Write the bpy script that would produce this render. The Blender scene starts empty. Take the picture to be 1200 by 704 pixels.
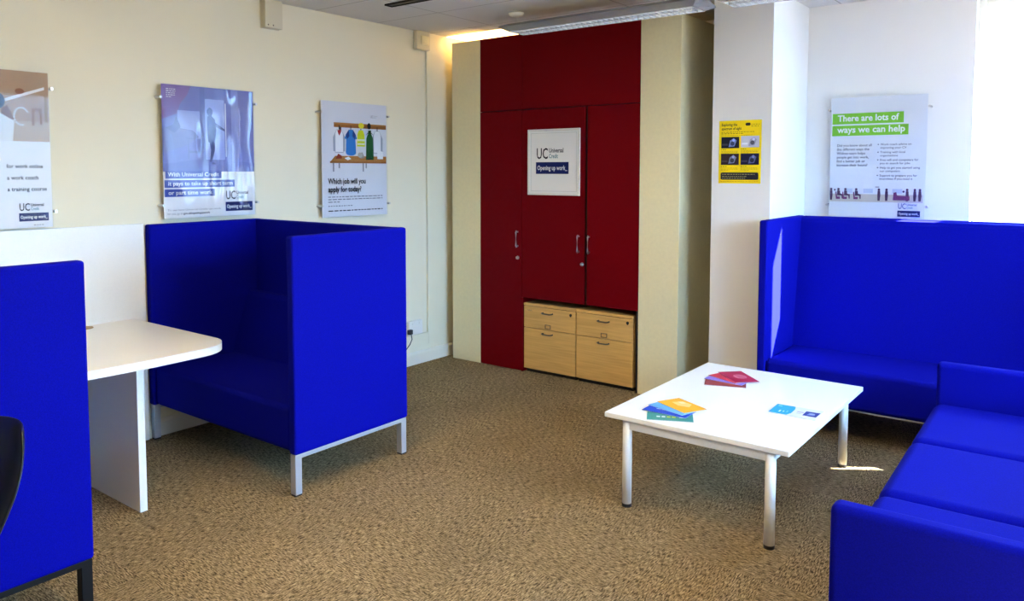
import bpy, bmesh, math, random
from mathutils import Vector, Matrix
random.seed(7)
S = bpy.context.scene
COL = S.collection
PI = math.pi

# ------------------------------------------------------------------ materials
def new_mat(name):
    m = bpy.data.materials.new(name); m.use_nodes = True
    return m, m.node_tree.nodes, m.node_tree.links, m.node_tree.nodes['Principled BSDF']

def plain(name, col, rough=.5, metal=0., spec=.5, bump=None, sheen=0., var=None, coat=0.):
    """procedural surface: colour with a light noise variation and an optional fine bump"""
    m, N, L, b = new_mat(name)
    b.inputs['Base Color'].default_value = (*col, 1)
    b.inputs['Roughness'].default_value = rough
    b.inputs['Metallic'].default_value = metal
    b.inputs['Specular IOR Level'].default_value = spec
    if coat:
        b.inputs['Coat Weight'].default_value = coat; b.inputs['Coat Roughness'].default_value = .08
    if sheen:
        b.inputs['Sheen Weight'].default_value = sheen; b.inputs['Sheen Roughness'].default_value = .4
        b.inputs['Sheen Tint'].default_value = (col[0]*1.2, col[1]*1.2, min(1, col[2]*1.2), 1)
    tc = N.new('ShaderNodeTexCoord')
    if var:
        n = N.new('ShaderNodeTexNoise'); n.inputs['Scale'].default_value = var[0]; n.inputs['Detail'].default_value = 5
        r = N.new('ShaderNodeValToRGB'); a = var[1]
        r.color_ramp.elements[0].position = .3; r.color_ramp.elements[1].position = .7
        r.color_ramp.elements[0].color = (*[c*(1-a) for c in col], 1)
        r.color_ramp.elements[1].color = (*[min(1, c*(1+a)) for c in col], 1)
        L.new(tc.outputs['Object'], n.inputs['Vector']); L.new(n.outputs['Fac'], r.inputs['Fac']); L.new(r.outputs['Color'], b.inputs['Base Color'])
    if bump:
        n2 = N.new('ShaderNodeTexNoise'); n2.inputs['Scale'].default_value = bump[0]; n2.inputs['Detail'].default_value = 3
        bp = N.new('ShaderNodeBump'); bp.inputs['Strength'].default_value = bump[1]; bp.inputs['Distance'].default_value = .002
        L.new(tc.outputs['Object'], n2.inputs['Vector']); L.new(n2.outputs['Fac'], bp.inputs['Height']); L.new(bp.outputs['Normal'], b.inputs['Normal'])
    return m

def emitter(name, col, strength):
    m, N, L, b = new_mat(name)
    b.inputs['Base Color'].default_value = (.8, .8, .8, 1)
    b.inputs['Emission Color'].default_value = (*col, 1); b.inputs['Emission Strength'].default_value = strength
    return m

def carpet_mat():
    m, N, L, b = new_mat('carpet tiles'); b.inputs['Roughness'].default_value = .95; b.inputs['Specular IOR Level'].default_value = .1
    tc = N.new('ShaderNodeTexCoord')
    chk = N.new('ShaderNodeTexChecker'); chk.inputs['Scale'].default_value = 2.0
    L.new(tc.outputs['Object'], chk.inputs['Vector'])
    def streak(sx, sy):
        mp = N.new('ShaderNodeMapping'); mp.inputs['Scale'].default_value = (sx, sy, 1)
        mp.inputs['Rotation'].default_value = (0, 0, 0)
        n = N.new('ShaderNodeTexNoise'); n.inputs['Scale'].default_value = 1; n.inputs['Detail'].default_value = 4; n.inputs['Roughness'].default_value = .7
        L.new(tc.outputs['Object'], mp.inputs['Vector']); L.new(mp.outputs['Vector'], n.inputs['Vector'])
        return n
    a, c = streak(215, 34), streak(34, 215)
    mx = N.new('ShaderNodeMix'); mx.data_type = 'FLOAT'
    L.new(chk.outputs['Fac'], mx.inputs['Factor']); L.new(a.outputs['Fac'], mx.inputs[2]); L.new(c.outputs['Fac'], mx.inputs[3])
    sk = N.new('ShaderNodeTexNoise'); sk.inputs['Scale'].default_value = 165; sk.inputs['Detail'].default_value = 2
    L.new(tc.outputs['Object'], sk.inputs['Vector'])
    av = N.new('ShaderNodeMath'); av.operation = 'MULTIPLY_ADD'; av.inputs[1].default_value = .18
    sc_ = N.new('ShaderNodeMath'); sc_.operation = 'MULTIPLY'; sc_.inputs[1].default_value = .82
    L.new(mx.outputs[0], sc_.inputs[0]); L.new(sk.outputs['Fac'], av.inputs[0]); L.new(sc_.outputs[0], av.inputs[2])
    r = N.new('ShaderNodeValToRGB'); e = r.color_ramp.elements
    e[0].position = .395; e[0].color = (.022, .015, .008, 1)
    e[1].position = .61; e[1].color = (.50, .37, .205, 1)
    mid = e.new(.47); mid.color = (.165, .112, .050, 1)
    L.new(av.outputs[0], r.inputs['Fac'])
    big = N.new('ShaderNodeTexNoise'); big.inputs['Scale'].default_value = 1.7; big.inputs['Detail'].default_value = 3
    L.new(tc.outputs['Object'], big.inputs['Vector'])
    mr = N.new('ShaderNodeMapRange'); mr.inputs['From Min'].default_value = .3; mr.inputs['From Max'].default_value = .7
    mr.inputs['To Min'].default_value = .85; mr.inputs['To Max'].default_value = 1.12
    L.new(big.outputs['Fac'], mr.inputs['Value'])
    mul = N.new('ShaderNodeMix'); mul.data_type = 'RGBA'; mul.blend_type = 'MULTIPLY'; mul.inputs['Factor'].default_value = 1
    L.new(r.outputs['Color'], mul.inputs[6]); L.new(mr.outputs['Result'], mul.inputs[7])
    L.new(mul.outputs[2], b.inputs['Base Color'])
    bp = N.new('ShaderNodeBump'); bp.inputs['Strength'].default_value = .5; bp.inputs['Distance'].default_value = .004
    L.new(av.outputs[0], bp.inputs['Height']); L.new(bp.outputs['Normal'], b.inputs['Normal'])
    return m

def ceiling_mat():
    m, N, L, b = new_mat('ceiling tiles'); b.inputs['Roughness'].default_value = .9
    tc = N.new('ShaderNodeTexCoord')
    mp = N.new('ShaderNodeMapping'); mp.inputs['Location'].default_value = (.3, -.06, 0)
    br = N.new('ShaderNodeTexBrick'); br.offset = 0; br.inputs['Scale'].default_value = 1
    br.inputs['Brick Width'].default_value = 1.2; br.inputs['Row Height'].default_value = .6
    br.inputs['Mortar Size'].default_value = .005; br.inputs['Mortar Smooth'].default_value = .2
    br.inputs['Color1'].default_value = (.74, .73, .72, 1); br.inputs['Color2'].default_value = (.72, .71, .70, 1); br.inputs['Mortar'].default_value = (.42, .40, .38, 1)
    L.new(tc.outputs['Object'], mp.inputs['Vector']); L.new(mp.outputs['Vector'], br.inputs['Vector']); L.new(br.outputs['Color'], b.inputs['Base Color'])
    return m

def wood_mat():
    m, N, L, b = new_mat('beech veneer'); b.inputs['Roughness'].default_value = .45
    tc = N.new('ShaderNodeTexCoord'); mp = N.new('ShaderNodeMapping'); mp.inputs['Scale'].default_value = (2.5, 2.5, 60)
    n = N.new('ShaderNodeTexNoise'); n.inputs['Scale'].default_value = 1.2; n.inputs['Detail'].default_value = 5; n.inputs['Distortion'].default_value = .4
    r = N.new('ShaderNodeValToRGB'); r.color_ramp.elements[0].position = .35; r.color_ramp.elements[1].position = .68
    r.color_ramp.elements[0].color = (.62, .35, .095, 1); r.color_ramp.elements[1].color = (.74, .44, .13, 1)
    L.new(tc.outputs['Object'], mp.inputs['Vector']); L.new(mp.outputs['Vector'], n.inputs['Vector']); L.new(n.outputs['Fac'], r.inputs['Fac']); L.new(r.outputs['Color'], b.inputs['Base Color'])
    return m

def acrylic_mat(wob, refl):
    m, N, L, b = new_mat('clear acrylic'); N.remove(b)
    out = N['Material Output']
    tr = N.new('ShaderNodeBsdfTransparent'); tr.inputs['Color'].default_value = (.97, .98, .985, 1)
    gl = N.new('ShaderNodeBsdfGlossy'); gl.inputs['Roughness'].default_value = .03
    lw = N.new('ShaderNodeLayerWeight'); lw.inputs['Blend'].default_value = .5
    pw = N.new('ShaderNodeMath'); pw.operation = 'POWER'; pw.inputs[1].default_value = 5
    fr = N.new('ShaderNodeMath'); fr.operation = 'MULTIPLY_ADD'; fr.inputs[1].default_value = .9; fr.inputs[2].default_value = refl
    L.new(lw.outputs['Facing'], pw.inputs[0]); L.new(pw.outputs[0], fr.inputs[0])
    tc = N.new('ShaderNodeTexCoord'); n = N.new('ShaderNodeTexNoise'); n.inputs['Scale'].default_value = 1.; n.inputs['Detail'].default_value = 1
    mp = N.new('ShaderNodeMapping'); mp.inputs['Scale'].default_value = (5.5, 1.6, 1); L.new(tc.outputs['Object'], mp.inputs['Vector'])
    bp = N.new('ShaderNodeBump'); bp.inputs['Strength'].default_value = wob; bp.inputs['Distance'].default_value = .02
    mx = N.new('ShaderNodeMixShader')
    L.new(mp.outputs['Vector'], n.inputs['Vector']); L.new(n.outputs['Fac'], bp.inputs['Height']); L.new(bp.outputs['Normal'], gl.inputs['Normal'])
    L.new(fr.outputs[0], mx.inputs['Fac']); L.new(tr.outputs[0], mx.inputs[1]); L.new(gl.outputs[0], mx.inputs[2]); L.new(mx.outputs[0], out.inputs['Surface'])
    return m

def glass_mat():
    m, N, L, b = new_mat('window glass'); N.remove(b)
    out = N['Material Output']
    tr = N.new('ShaderNodeBsdfTransparent'); tr.inputs['Color'].default_value = (.96, .98, .98, 1)
    gl = N.new('ShaderNodeBsdfGlossy'); gl.inputs['Roughness'].default_value = .02
    mx = N.new('ShaderNodeMixShader'); mx.inputs['Fac'].default_value = .05
    L.new(tr.outputs[0], mx.inputs[1]); L.new(gl.outputs[0], mx.inputs[2]); L.new(mx.outputs[0], out.inputs['Surface'])
    return m

def blind_mat():
    m, N, L, b = new_mat('blue-tinted blind fabric'); N.remove(b)
    out = N['Material Output']
    df = N.new('ShaderNodeBsdfDiffuse'); df.inputs['Color'].default_value = (.8, .8, .78, 1)
    tl = N.new('ShaderNodeBsdfTranslucent'); tl.inputs['Color'].default_value = (.70, .83, 1.0, 1)  # bluish tint put in to cool the daylight coming through
    mx = N.new('ShaderNodeMixShader'); mx.inputs['Fac'].default_value = .50
    L.new(df.outputs[0], mx.inputs[1]); L.new(tl.outputs[0], mx.inputs[2]); L.new(mx.outputs[0], out.inputs['Surface'])
    return m

BLUE = (.0008, .0022, .27)
M = dict(
    wall=plain('cream wall paint', (.80, .745, .565), .75, bump=(60, .08)),
    white_wall=plain('off-white wall paint', (.80, .80, .79), .75, bump=(60, .08)),
    skirt=plain('cream gloss paint', (.78, .74, .62), .35),
    carpet=carpet_mat(), ceiling=ceiling_mat(),
    fabric=plain('royal blue wool fabric', BLUE, .85, spec=.08, bump=(420, .35), sheen=.06, var=(260, .16)),
    red=plain('dark red laminate', (.15, .0006, .0034), .5, spec=.06, var=(90, .05)),
    cream_lam=plain('cream laminate', (.82, .74, .46), .45, var=(40, .03)),
    black_gap=plain('black shadow-gap board', (.012, .010, .010), .7),
    wood=wood_mat(),
    white_lam=plain('white melamine', (.88, .88, .84), .28, spec=.5, var=(120, .015)),
    white_metal=plain('white powder coated steel', (.80, .81, .79), .35),
    grey_metal=plain('silver grey powder coated steel', (.52, .54, .58), .35, metal=.35),
    black_metal=plain('black powder coated steel', (.008, .008, .009), .55, spec=.2),
    chrome=plain('brushed nickel', (.62, .60, .58), .28, metal=1.),
    pewter=plain('dark nickel', (.16, .13, .10), .35, metal=.8),
    black_plastic=plain('black plastic', (.012, .012, .013), .45),
    green_plastic=plain('dark olive plastic shell', (.016, .020, .014), .28),
    white_plastic=plain('white plastic', (.78, .76, .70), .4),
    cream_plastic=plain('cream plastic', (.66, .60, .43), .45),
    ply=plain('tan cable port plastic', (.45, .27, .10), .5),
    lamp_grey=plain('grey aluminium luminaire body', (.30, .30, .31), .5, metal=.2),
    louvre=plain('bright louvre aluminium', (.80, .82, .85), .25, metal=.7),
    tube=emitter('fluorescent tube', (.90, .96, 1.0), .28), uplight=emitter('added upward strip', (1.0, .80, .50), .03), uplight_on=emitter('bright added upward strip', (1.0, .74, .36), 17.0), tube_on=emitter('added warm tube', (1.0, .73, .35), 20.0),  # the bright warm ones serve only the added lamps out of view
    ceiling_glow=emitter('warm ceiling glow', (1.0, .62, .24), 2.2),
    glass=glass_mat(), acrylic=acrylic_mat(.10, .011), acrylic_wavy=acrylic_mat(.7, .028), blind=blind_mat(),
    paper=plain('white poster paper', (.80, .80, .82), .5, spec=.12),
    paper_grey=plain('off-white print', (.84, .84, .82), .5, spec=.12),
    navy=plain('navy print', (.010, .018, .115), .5, spec=.12),
    ink=plain('dark ink', (.02, .02, .03), .5, spec=.12), ink_grey=plain('grey ink', (.22, .22, .26), .5, spec=.12),
    ink_teal=plain('teal ink', (.10, .26, .30), .5, spec=.12),
    green=plain('lime green print', (.21, .55, .045), .5, spec=.12),
    yellow=plain('yellow print', (.95, .72, .012), .5, spec=.12),
)
_ink = {}
def ink(r, g, b):
    k = (round(r, 3), round(g, 3), round(b, 3))
    if k not in _ink: _ink[k] = plain('print ink', k, .5, spec=.12)
    return _ink[k]

# ------------------------------------------------------------------ mesh helpers
def box(bm, x0, x1, y0, y1, z0, z1, bev=0., seg=3):
    r = bmesh.ops.create_cube(bm, size=1)
    vs = r['verts']
    for v in vs:
        v.co = Vector(((x0+x1)/2 + v.co.x*(x1-x0), (y0+y1)/2 + v.co.y*(y1-y0), (z0+z1)/2 + v.co.z*(z1-z0)))
    if bev > 0:
        es = list({e for v in vs for e in v.link_edges})
        bmesh.ops.bevel(bm, geom=es, offset=bev, segments=seg, profile=.5, affect='EDGES')

def cyl(bm, p0, p1, r0, r1=None, seg=20):
    p0, p1 = Vector(p0), Vector(p1); d = p1-p0
    q = Vector((0, 0, 1)).rotation_difference(d.normalized()).to_matrix().to_4x4()
    bmesh.ops.create_cone(bm, cap_ends=True, segments=seg, radius1=r0, radius2=r0 if r1 is None else r1, depth=d.length,
                          matrix=Matrix.Translation((p0+p1)/2) @ q)

def tube(bm, pts, r, seg=10):
    """a bent round bar through the points"""
    pts = [Vector(p) for p in pts]; rings = []
    up = Vector((0, 0, 1))
    for i, p in enumerate(pts):
        t = (pts[min(i+1, len(pts)-1)] - pts[max(i-1, 0)]).normalized()
        a = t.cross(up)
        if a.length < 1e-3: a = t.cross(Vector((1, 0, 0)))
        a.normalize(); b = a.cross(t).normalized()
        rings.append([bm.verts.new(p + (a*math.cos(2*PI*k/seg) + b*math.sin(2*PI*k/seg))*r) for k in range(seg)])
    for i in range(len(rings)-1):
        for k in range(seg):
            bm.faces.new((rings[i][k], rings[i][(k+1) % seg], rings[i+1][(k+1) % seg], rings[i+1][k]))
    bm.faces.new(rings[0][::-1]); bm.faces.new(rings[-1])

def prism(bm, pts, z0, z1, bev=0., seg=2):
    """extrude a flat outline (x, y) from z0 to z1"""
    lo = [bm.verts.new((x, y, z0)) for x, y in pts]; hi = [bm.verts.new((x, y, z1)) for x, y in pts]
    n = len(pts); fs = [bm.faces.new(lo[::-1]), bm.faces.new(hi)]
    for i in range(n): fs.append(bm.faces.new((lo[i], lo[(i+1) % n], hi[(i+1) % n], hi[i])))
    if bev > 0:
        es = [e for e in fs[0].edges] + [e for e in fs[1].edges]
        bmesh.ops.bevel(bm, geom=es, offset=bev, segments=seg, profile=.5, affect='EDGES')

def B(*boxes, bev=0., seg=3):
    bm = bmesh.new()
    for b in boxes: box(bm, *b, bev=bev, seg=seg)
    return bm

def obj(name, bm, mats, parent=None, smooth=False, loc=None, wn=False):
    bmesh.ops.recalc_face_normals(bm, faces=bm.faces)
    me = bpy.data.meshes.new(name); bm.to_mesh(me); bm.free()
    for m in (mats if isinstance(mats, (list, tuple)) else [mats]): me.materials.append(m)
    if smooth: me.shade_smooth()
    o = bpy.data.objects.new(name, me); COL.objects.link(o)
    if parent: o.parent = parent
    if loc: o.location = loc
    if smooth and wn:
        w = o.modifiers.new('weighted', 'WEIGHTED_NORMAL'); w.keep_sharp = True
    return o

def tag(o, label, cat, group=None):
    o['label'] = label; o['category'] = cat
    if group: o['group'] = group
    return o

def thing(name, label, cat, loc=(0, 0, 0), rz=0., group=None):
    o = bpy.data.objects.new(name, None); COL.objects.link(o)
    o.location = loc; o.rotation_euler = (0, 0, rz); o.empty_display_size = .1
    return tag(o, label, cat, group)

def struct(name, bm, mat, parent=None, smooth=False):
    o = obj(name, bm, mat, parent, smooth); 
    if not parent: o['kind'] = 'structure'
    return o

def dup(root, loc, rz, label, group=None, cat=None, swap=None):
    r = root.copy(); COL.objects.link(r); r.location = loc; r.rotation_euler = (0, 0, rz); r['label'] = label
    if group: r['group'] = group
    for ch in list(root.children):
        c = ch.copy(); COL.objects.link(c); c.parent = r
        if swap and c.data and c.data.materials[0] in swap: c.data = c.data.copy(); c.data.materials[0] = swap[c.data.materials[0]]
        for g in list(ch.children):
            d = g.copy(); COL.objects.link(d); d.parent = c
    return r

# ------------------------------------------------------------------ room
XL, YB, ZC = -4.54, 5.75, 2.77          # left wall, back wall, ceiling
XR, YF = 2.22, -3.2                      # right wall, wall behind the camera
bm = B((XL-.1, XR+.1, YF-.1, YB+.3, -.1, 0)); struct('floor', bm, M['carpet'])
bm = B((XL-.1, XR+.1, YF-.1, YB+.3, ZC, ZC+.1)); struct('ceiling', bm, M['ceiling'])
bm = B((XL-.1, XL, YF-.1, YB+.3, 0, ZC)); struct('wall_left', bm, M['wall'])
# back wall: solid, window, pier, window
W1 = (-.69, -.16); W2 = (.25, 2.18); SILL, HEAD = .95, 2.70
bm = B((XL, W1[0], YB, YB+.22, 0, ZC), (W1[1], W2[0], YB, YB+.22, 0, ZC), (W2[1], XR+.1, YB, YB+.22, 0, ZC),
       (W1[0], W1[1], YB, YB+.22, 0, SILL), (W2[0], W2[1], YB, YB+.22, 0, SILL),
       (W1[0], W1[1], YB, YB+.22, HEAD, ZC), (W2[0], W2[1], YB, YB+.22, HEAD, ZC))
struct('wall_back', bm, M['white_wall'])
# right wall with the big windows
W3 = (1.4, 5.2); 
bm = B((XR, XR+.22, YF, W3[0], 0, ZC), (XR, XR+.22, W3[1], YB, 0, ZC), (XR, XR+.22, W3[0], W3[1], 0, SILL), (XR, XR+.22, W3[0], W3[1], 2.66, ZC))
struct('wall_right', bm, M['white_wall'])
bm = B((XL, XR+.1, YF-.1, YF, 0, ZC)); struct('wall_front', bm, M['wall'])
bm = B((-2.11, -1.714, 5.022, YB, 0, ZC)); struct('wall_pillar', bm, M['white_wall'])
# skirting with a chamfered top
def skirting(name, y0, y1):
    bm = bmesh.new(); prof = [(0, 0), (.018, 0), (.018, .085), (.008, .105), (0, .105)]
    lo = [bm.verts.new((XL+a, y0, z)) for a, z in prof]; hi = [bm.verts.new((XL+a, y1, z)) for a, z in prof]
    bm.faces.new(lo); bm.faces.new(hi[::-1])
    for i in range(5): bm.faces.new((lo[i], lo[(i+1) % 5], hi[(i+1) % 5], hi[i]))
    return struct(name, bm, M['skirt'])
skirting('baseboard_left', YF, YB)
struct('baseboard_back', B((-1.708, XR, YB-.018, YB, 0, .105), bev=.004, seg=2), M['skirt'])

def window(name, axis, a0, a1, z0, z1, d, mull=()):
    """frame, sill and pane set in the wall thickness; axis x: in the back wall, axis y: in the right wall"""
    f = .045; bm = bmesh.new()
    def bx(b, p0, p1, q0, q1, t0, t1, bev=.004):
        if axis == 'x': box(b, p0, p1, t0, t1, q0, q1, bev, 2)
        else: box(b, t0, t1, p0, p1, q0, q1, bev, 2)
    bx(bm, a0, a0+f, z0, z1, d, d+.06); bx(bm, a1-f, a1, z0, z1, d, d+.06)
    bx(bm, a0+f, a1-f, z0, z0+f, d, d+.06); bx(bm, a0+f, a1-f, z1-f, z1, d, d+.06)
    for m in mull: bx(bm, m-f/2, m+f/2, z0+f, z1-f, d, d+.06)
    o = struct(name, bm, M['white_plastic'])
    bm = bmesh.new(); bx(bm, a0+f, a1-f, z0+f, z1-f, d+.026, d+.032, 0)
    obj('pane', bm, M['glass'], o)
    return o
window('window_1', 'x', W1[0], W1[1], SILL, HEAD, YB+.10)
window('window_2', 'x', W2[0], W2[1], SILL, HEAD, YB+.13, (1.40,))
window('window_3', 'y', W3[0], W3[1], SILL, 2.66, XR+.13, (2.67, 3.93))
struct('trim_1', B((W1[0]-.0, W1[1], YB-.02, YB+.13, SILL-.03, SILL), bev=.004, seg=2), M['white_lam'])
struct('trim_2', B((W2[0], W2[1], YB-.02, YB+.13, SILL-.03, SILL), bev=.004, seg=2), M['white_lam'])
# unseen blinds added over the back window to block the sun
SLIT = (.862, .905)  # narrow gap shaped to throw the thin sun streak on the floor
struct('added_blind_1', B((W2[0]+.01, SLIT[0], YB+.06, YB+.066, SILL+.01, HEAD)), M['blind'])
struct('added_blind_2', B((SLIT[1], W2[1]-.01, YB+.06, YB+.066, SILL+.01, HEAD)), M['blind'])
struct('added_blind_3', B((SLIT[0], SLIT[1], YB+.06, YB+.066, 2.20, HEAD)), M['blind'])

# ------------------------------------------------------------------ fitted cupboard
CY = 5.022                                  # front plane
cup = thing('fitted_cupboard', 'built-in dark red cupboard with cream end panels reaching the ceiling', 'cupboard', (-3.39, CY, 0))
def c(x0, x1, y0, y1, z0, z1): return (x0+3.39, x1+3.39, y0-CY, y1-CY, z0, z1)
CT = 2.70
obj('end_panel', B(c(-4.44, -4.128, CY, CY+.55, 0, CT), bev=.003, seg=2), M['cream_lam'], cup)
obj('end_panel', B(c(-2.652, -2.342, CY, YB-.01, 0, CT), bev=.003, seg=2), M['cream_lam'], cup)
obj('carcass', B(c(-4.127, -2.653, CY+.024, CY+.55, .625, CT), c(-4.127, -3.70, CY+.024, CY+.55, 0, .625),
                 c(-3.70, -2.653, CY+.52, CY+.55, 0, .625), c(-2.668, -2.653, CY+.003, CY+.52, 0, .60)), M['black_gap'], cup)
def cdoor(x0, x1, z0, z1, name='door', m='red'):
    return obj(name, B(c(x0, x1, CY-.001, CY+.02, z0, z1), bev=.0018, seg=2), M[m], cup)
def chandle(door, x, z0, z1, lock_z, lx=None):
    bm = bmesh.new()
    y = -.028; X = x+3.39
    tube(bm, [(X, -.001, z0+.008), (X, y*.8, z0), (X, y, z0+.012), (X, y, z1-.012), (X, y*.8, z1), (X, -.001, z1-.008)], .0062, 10)
    obj('handle', bm, M['chrome'], door, True)
    if lock_z:
        bm = bmesh.new(); lx = (lx if lx is not None else x)+3.39
        cyl(bm, (lx, 0, lock_z), (lx, -.012, lock_z), .015, .013); cyl(bm, (lx, -.012, lock_z), (lx, -.018, lock_z), .009, .009)
        obj('lock', bm, M['chrome'], door, True)
g = .0025
d1 = cdoor(-4.127, -3.698-g, .004, 2.105-g); chandle(d1, -3.737, 1.010, 1.138, .922)
cdoor(-4.127, -3.698-g, 2.105+g, CT); cdoor(-3.698+g, -2.654, 2.105+g, CT)
d2 = cdoor(-3.698+g, -3.112, .605, 2.105-g); chandle(d2, -3.158, 1.0, 1.132, .912, -3.128)
d3 = cdoor(-3.088, -2.654, .605, 2.105-g); chandle(d3, -3.066, 1.0, 1.132, None)
obj('side_board', B(c(-3.70, -3.688, CY, CY+.5, 0, .602)), M['red'], cup)

# ------------------------------------------------------------------ drawer pedestals
def pedestal(x0, x1, label, scribble):
    w = x1-x0; p = thing('drawer_pedestal', label, 'drawers', ((x0+x1)/2, 5.03, 0), 0, 'wooden drawer pedestals under the cupboard')
    h = .562; a = w/2
    obj('carcass', B((-a, a, .022, .47, .03, h-.022)), M['wood'], p)
    obj('top', B((-a, a, -.002, .47, h-.02, h), bev=.003, seg=2), M['wood'], p)
    obj('plinth', B((-a+.01, a-.01, .03, .46, 0, .03)), M['black_gap'], p)
    def bow(dr, z):
        bm = bmesh.new()
        hx = -.012 if scribble else .0
        tube(bm, [(hx-.044, 0, z), (hx-.046, -.02, z), (hx-.032, -.028, z-.002), (hx+.032, -.028, z-.002), (hx+.046, -.02, z), (hx+.044, 0, z)], .0055, 8)
        obj('handle', bm, M['pewter'], dr, True)
    up = obj('drawer', B((-a+.002, a-.002, 0, .02, .367, h-.024), bev=.0015, seg=2), M['wood'], p)
    lo = obj('drawer', B((-a+.002, a-.002, 0, .02, .032, .362), bev=.0015, seg=2), M['wood'], p)
    bow(up, .497); bow(lo, .332)
    hx = -.012 if scribble else .0
    bm = B((hx-.026, hx+.026, -.003, 0, .402, .406), (hx-.026, hx+.026, -.003, 0, .374, .378),
           (hx-.026, hx-.022, -.003, 0, .378, .402), (hx+.022, hx+.026, -.003, 0, .378, .402))
    obj('label_holder', bm, M['pewter'], up)
    bm = bmesh.new(); cyl(bm, (a-.045, 0, .508), (a-.045, -.006, .508), .010); box(bm, a-.047, a-.038, -.01, -.005, .495, .508)
    obj('lock', bm, M['black_metal'], up)
    if scribble:
        bm = bmesh.new()
        pts = [(-a+.035+.005*i, -.0006, .505+.006*math.sin(i*1.9)) for i in range(10)]
        tube(bm, pts, .0011, 5); obj('pen_mark', bm, M['ink_grey'], up)
    return p
pedestal(-3.682, -3.189, 'beech two-drawer pedestal on the left, beside the tall narrow red door', True)
pedestal(-3.183, -2.694, 'beech two-drawer pedestal on the right, beside the cream end panel', False)

# ------------------------------------------------------------------ flat print helpers
def frame_of(origin, u, n):
    """local frame of a print: x along u, y up, z out of the wall"""
    u, n = Vector(u), Vector(n); v = Vector((0, 0, 1))
    return Matrix(((u.x, v.x, n.x, origin[0]), (u.y, v.y, n.y, origin[1]), (u.z, v.z, n.z, origin[2]), (0, 0, 0, 1)))

class Art:
    """collects the flat inks of one print in its own frame (metres from the lower left corner)"""
    def __init__(s): s.bm = bmesh.new(); s.mats = []; s.layer = 1
    def mi(s, m):
        if m not in s.mats: s.mats.append(m)
        return s.mats.index(m)
    def poly(s, pts, m, layer=None):
        s.layer += 1; z = .0001*s.layer
        f = s.bm.faces.new([s.bm.verts.new((x, y, z)) for x, y in pts]); f.material_index = s.mi(m)
        f.normal_update()
        if f.normal.z < 0: f.normal_flip()
        return f
    def rect(s, x0, x1, y0, y1, m): return s.poly([(x0, y0), (x1, y0), (x1, y1), (x0, y1)], m)
    def disc(s, x, y, r, m, ry=None, k=18): return s.poly([(x+r*math.cos(2*PI*i/k), y+(ry or r)*math.sin(2*PI*i/k)) for i in range(k)], m)
    def text(s, txt, x, y, size, m, bold=0., width=None):
        cu = bpy.data.curves.new('lettering', 'FONT'); cu.body = txt; cu.size = size; cu.offset = bold*size
        cu.resolution_u = 2; cu.fill_mode = 'FRONT'
        o = bpy.data.objects.new('lettering', cu); COL.objects.link(o)
        bpy.context.view_layer.update()
        me = bpy.data.meshes.new_from_object(o.evaluated_get(bpy.context.evaluated_depsgraph_get()))
        COL.objects.unlink(o); bpy.data.objects.remove(o); bpy.data.curves.remove(cu)
        xs = [v.co.x for v in me.vertices]; sx = 1.
        if width and xs: sx = width/max(1e-6, max(xs)-min(xs))
        s.layer += 1; z = .0001*s.layer; k = s.mi(m); vs = [s.bm.verts.new((x+v.co.x*sx, y+v.co.y, z)) for v in me.vertices]
        for p in me.polygons:
            try:
                f = s.bm.faces.new([vs[i] for i in p.vertices]); f.material_index = k; f.normal_update()
                if f.normal.z < 0: f.normal_flip()
            except ValueError: pass
        bpy.data.meshes.remove(me)
    def greek(s, x, y, w, h, m, rows, last=.6, pitch=1.7):
        """lines of print too small to read"""
        for r in range(rows):
            xx = x; end = x + (w if r < rows-1 else w*last); yy = y-r*h*pitch
            while xx < end-.004:
                ww = min(random.uniform(.012, .034)*max(.5, w/.4), end-xx); s.rect(xx, xx+ww, yy, yy+h*.62, m); s.layer -= 1; xx += ww+h*.8
        s.layer += 1
    def build(s, name, parent, loc=(0, 0, 0)):
        me = bpy.data.meshes.new(name); s.bm.to_mesh(me); s.bm.free()
        for m in s.mats: me.materials.append(m)
        o = bpy.data.objects.new(name, me); COL.objects.link(o); o.parent = parent; o.location = loc
        return o

def uc_logo(a, x, y, w, dark=None):
    """UC / Universal Credit over a navy strip; w is the width of the strip"""
    k = w/.16; dk = dark or M['ink']
    a.text('UC', x+.002*k, y+.062*k, .062*k, dk, .012, .055*k)
    a.text('Universal', x+.064*k, y+.087*k, .025*k, dk, .02, .070*k)
    a.text('Credit', x+.064*k, y+.064*k, .025*k, M['ink_teal'], .015, .044*k)
    a.rect(x, x+w, y, y+.048*k, M['navy'])
    a.text('Opening up work_', x+.007*k, y+.016*k, .026*k, M['paper'], .018, w-.014*k)

def wall_print(name, label, cat, origin, u, n, w, h, group=None, acrylic=None, so=.048, sheet_margin=0., paper='paper'):
    t = thing(name, label, cat, origin, 0, group)
    t.matrix_world = frame_of(origin, u, n)
    if acrylic:
        sh = obj('poster_sheet', B((sheet_margin, w-sheet_margin, sheet_margin, h-sheet_margin, so-.0035, so-.0025)), M[paper], t)
        obj('acrylic_cover', B((0, w, 0, h, so+.008, so+.012), bev=.001, seg=1), M[acrylic], t)
        obj('back_sheet', B((0, w, 0, h, so-.010, so-.006)), M['acrylic'], t)
        for bx in (.0-.012, w+.012):
            for by in (h*.10, h*.90):
                bm = bmesh.new(); cyl(bm, (bx, by, .001), (bx, by, so+.018), .008, None, 16)
                box(bm, min(bx, bx+(.02 if bx < 0 else -.02)), max(bx, bx+(.02 if bx < 0 else -.02)), by-.004, by+.004, so-.012, so-.0105)
                obj('standoff_bolt', bm, M['chrome'], t, False)
    else:
        sh = obj('poster_sheet', B((0, w, 0, h, .001, .0025)), M[paper], t); so = .005
    return t, so-.0025
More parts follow.
